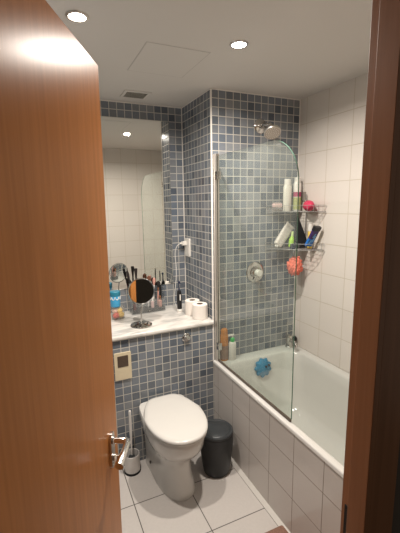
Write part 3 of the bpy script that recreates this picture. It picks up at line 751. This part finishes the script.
makeup_brush((-.292, .418, ZB), (-.276, .425, 1.132), 'white handled make-up brush with pink hair', 'white_plastic', 'white_plastic', 'hair_pink', .012)
makeup_brush((-.262, .400, ZB), (-.250, .408, 1.108), 'pink handled make-up brush with a dark head near the right end', 'hair_pink', 'copper', 'hair_black', .013)
t = thing('mascara', 'thin black mascara wand rising at the right end of the organiser', 'mascara', (-.232, .420, ZB))
bm = B(); lathe(bm, [(.008, 0), (.0085, .004), (.0085, .150), (.007, .154)], n=16); obj('mascara_tube', bm, 'black', t)
bm = B(); lathe(bm, [(.0025, .153), (.0035, .190), (.0045, .232), (.003, .262)], n=12); obj('wand', bm, 'black', t)
def bottle_small(x, y, label, m, h, r, capm):
    t = thing('nail_polish', label, 'make-up bottle', (x, y, ZB), group='make-up bottles in the organiser')
    bm = B(); lathe(bm, [(r * .9, 0), (r, .003), (r, h * .55), (r * .5, h * .62)], n=18); obj('bottle_body', bm, m, t)
    bm = B(); lathe(bm, [(r * .6, h * .6), (r * .5, h)], n=16); obj('cap', bm, capm, t)
bottle_small(-.250, .378, 'pink make-up bottle at the right end of the organiser', 'hair_pink', .085, .013, 'copper')
bottle_small(-.310, .380, 'pale pink make-up bottle right of the round mirror', 'pale_pink', .080, .012, 'white_plastic')
bottle_small(-.445, .376, 'dark make-up bottle at the left end of the organiser', 'dark_red', .075, .012, 'black')

# jar with the blue tub stacked on it
t = thing('sponge_jar', 'clear glass jar of yellow and red sponges on the counter by the door', 'jar', (-.575, .335, HC))
bm = B(); lathe(bm, [(.042, 0), (.047, .005), (.048, .078), (.044, .086), (.041, .086), (.044, .076), (.043, .007), (.0001, .005)], n=36, cap1=False); obj('jar_glass', bm, 'clear_jar', t, angle=50)
for i, (x, y, z, m) in enumerate(((.020, -.015, .030, 'pad_yellow'), (-.018, -.018, .028, 'pad_red'), (.0, .020, .030, 'pad_pink'), (.010, .002, .058, 'pad_yellow'), (-.020, .004, .060, 'pad_pink'))):
    bm = B(); bmesh.ops.create_icosphere(bm, subdivisions=3, radius=.024)
    for v in bm.verts: v.co = Vector((x * .85, y * .85, z)) + Vector((v.co.x, v.co.y, v.co.z * .85)) * (1 + .08 * noise.noise(v.co * 80))
    obj('sponge', bm, m, t)
bm = B(); lathe(bm, [(.043, .086), (.0435, .0865), (.0435, .0905), (.0001, .091)], n=36); obj('jar_lid', bm, 'clear_jar', t)
t = thing('blue_tub', 'blue tub with a teal lid and white scallops stacked on the sponge jar', 'tub', (-.588, .335, HC + .0915))
bm = B(); lathe(bm, [(.031, 0), (.033, .003), (.034, .074), (.033, .078)], n=36); obj('tub_body', bm, 'sky', t)
bm = B(); lathe(bm, [(.035, .076), (.036, .079), (.036, .103), (.033, .107), (.0001, .108)], n=36); obj('tub_lid', bm, 'teal', t)
bm = B()
for k in range(8):
    a = 2 * PI * k / 8 + .2; c = Vector((math.cos(a), math.sin(a), 0)); s_ = Vector((-c.y, c.x, 0))
    pts = [c * .0342 + s_ * .011 * math.cos(q) + Vector((0, 0, .071 - .020 * math.sin(q))) for q in [PI * i / 8 for i in range(9)]]
    pts = [Vector((p.x, p.y, 0)).normalized() * .0346 + Vector((0, 0, p.z)) for p in pts]
    tube(bm, pts, .0026, 5)
obj('white_scallops', bm, 'white_plastic', t)

# bath mat just inside the doorway
bm = B()
loft(bm, [[(x, y, z) for x, y in rrect(-.52, -1.36, .000 - ins - .002, -.800 - ins, .010, 5)] for z, ins in ((.0005, .004), (.006, .0), (.010, .003))])
for v in bm.verts: pass
tag(obj('bath_mat', bm, 'mat'), 'reddish brown woven bath mat at the foot of the bath panel', 'mat')

# ------------------------------------------------------------------ world, camera, view
w = bpy.data.worlds.new('World'); bpy.context.scene.world = w; w.use_nodes = True
bg = w.node_tree.nodes['Background']; bg.inputs['Color'].default_value = (1, .88, .76, 1); bg.inputs['Strength'].default_value = .11

yaw, pitch, roll, f = math.radians(24.2367), math.radians(-10.0684), math.radians(-.9481), 357.38
Fv = Vector((math.sin(yaw) * math.cos(pitch), math.cos(yaw) * math.cos(pitch), math.sin(pitch)))
Rv = Fv.cross(Vector((0, 0, 1))).normalized(); Uv = Rv.cross(Fv)
R2 = Rv * math.cos(roll) + Uv * math.sin(roll); U2 = -Rv * math.sin(roll) + Uv * math.cos(roll)
cam = bpy.data.cameras.new('camera'); co = bpy.data.objects.new('camera', cam); C.objects.link(co)
co.matrix_world = Matrix(((R2.x, U2.x, -Fv.x, -1.0346), (R2.y, U2.y, -Fv.y, -2.0970), (R2.z, U2.z, -Fv.z, 1.6728), (0, 0, 0, 1)))
cam.sensor_fit = 'HORIZONTAL'; cam.sensor_width = 36; cam.lens = 36 * f / 400; cam.clip_start = .01; cam.clip_end = 50
sc = bpy.context.scene; sc.camera = co
sc.view_settings.view_transform = 'Standard'; sc.view_settings.look = 'None'; sc.view_settings.gamma = 1; sc.view_settings.use_curve_mapping = False
sc.view_settings.exposure = 0.50
sc.cycles.use_denoising = True; sc.cycles.max_bounces = 12; sc.cycles.transparent_max_bounces = 24
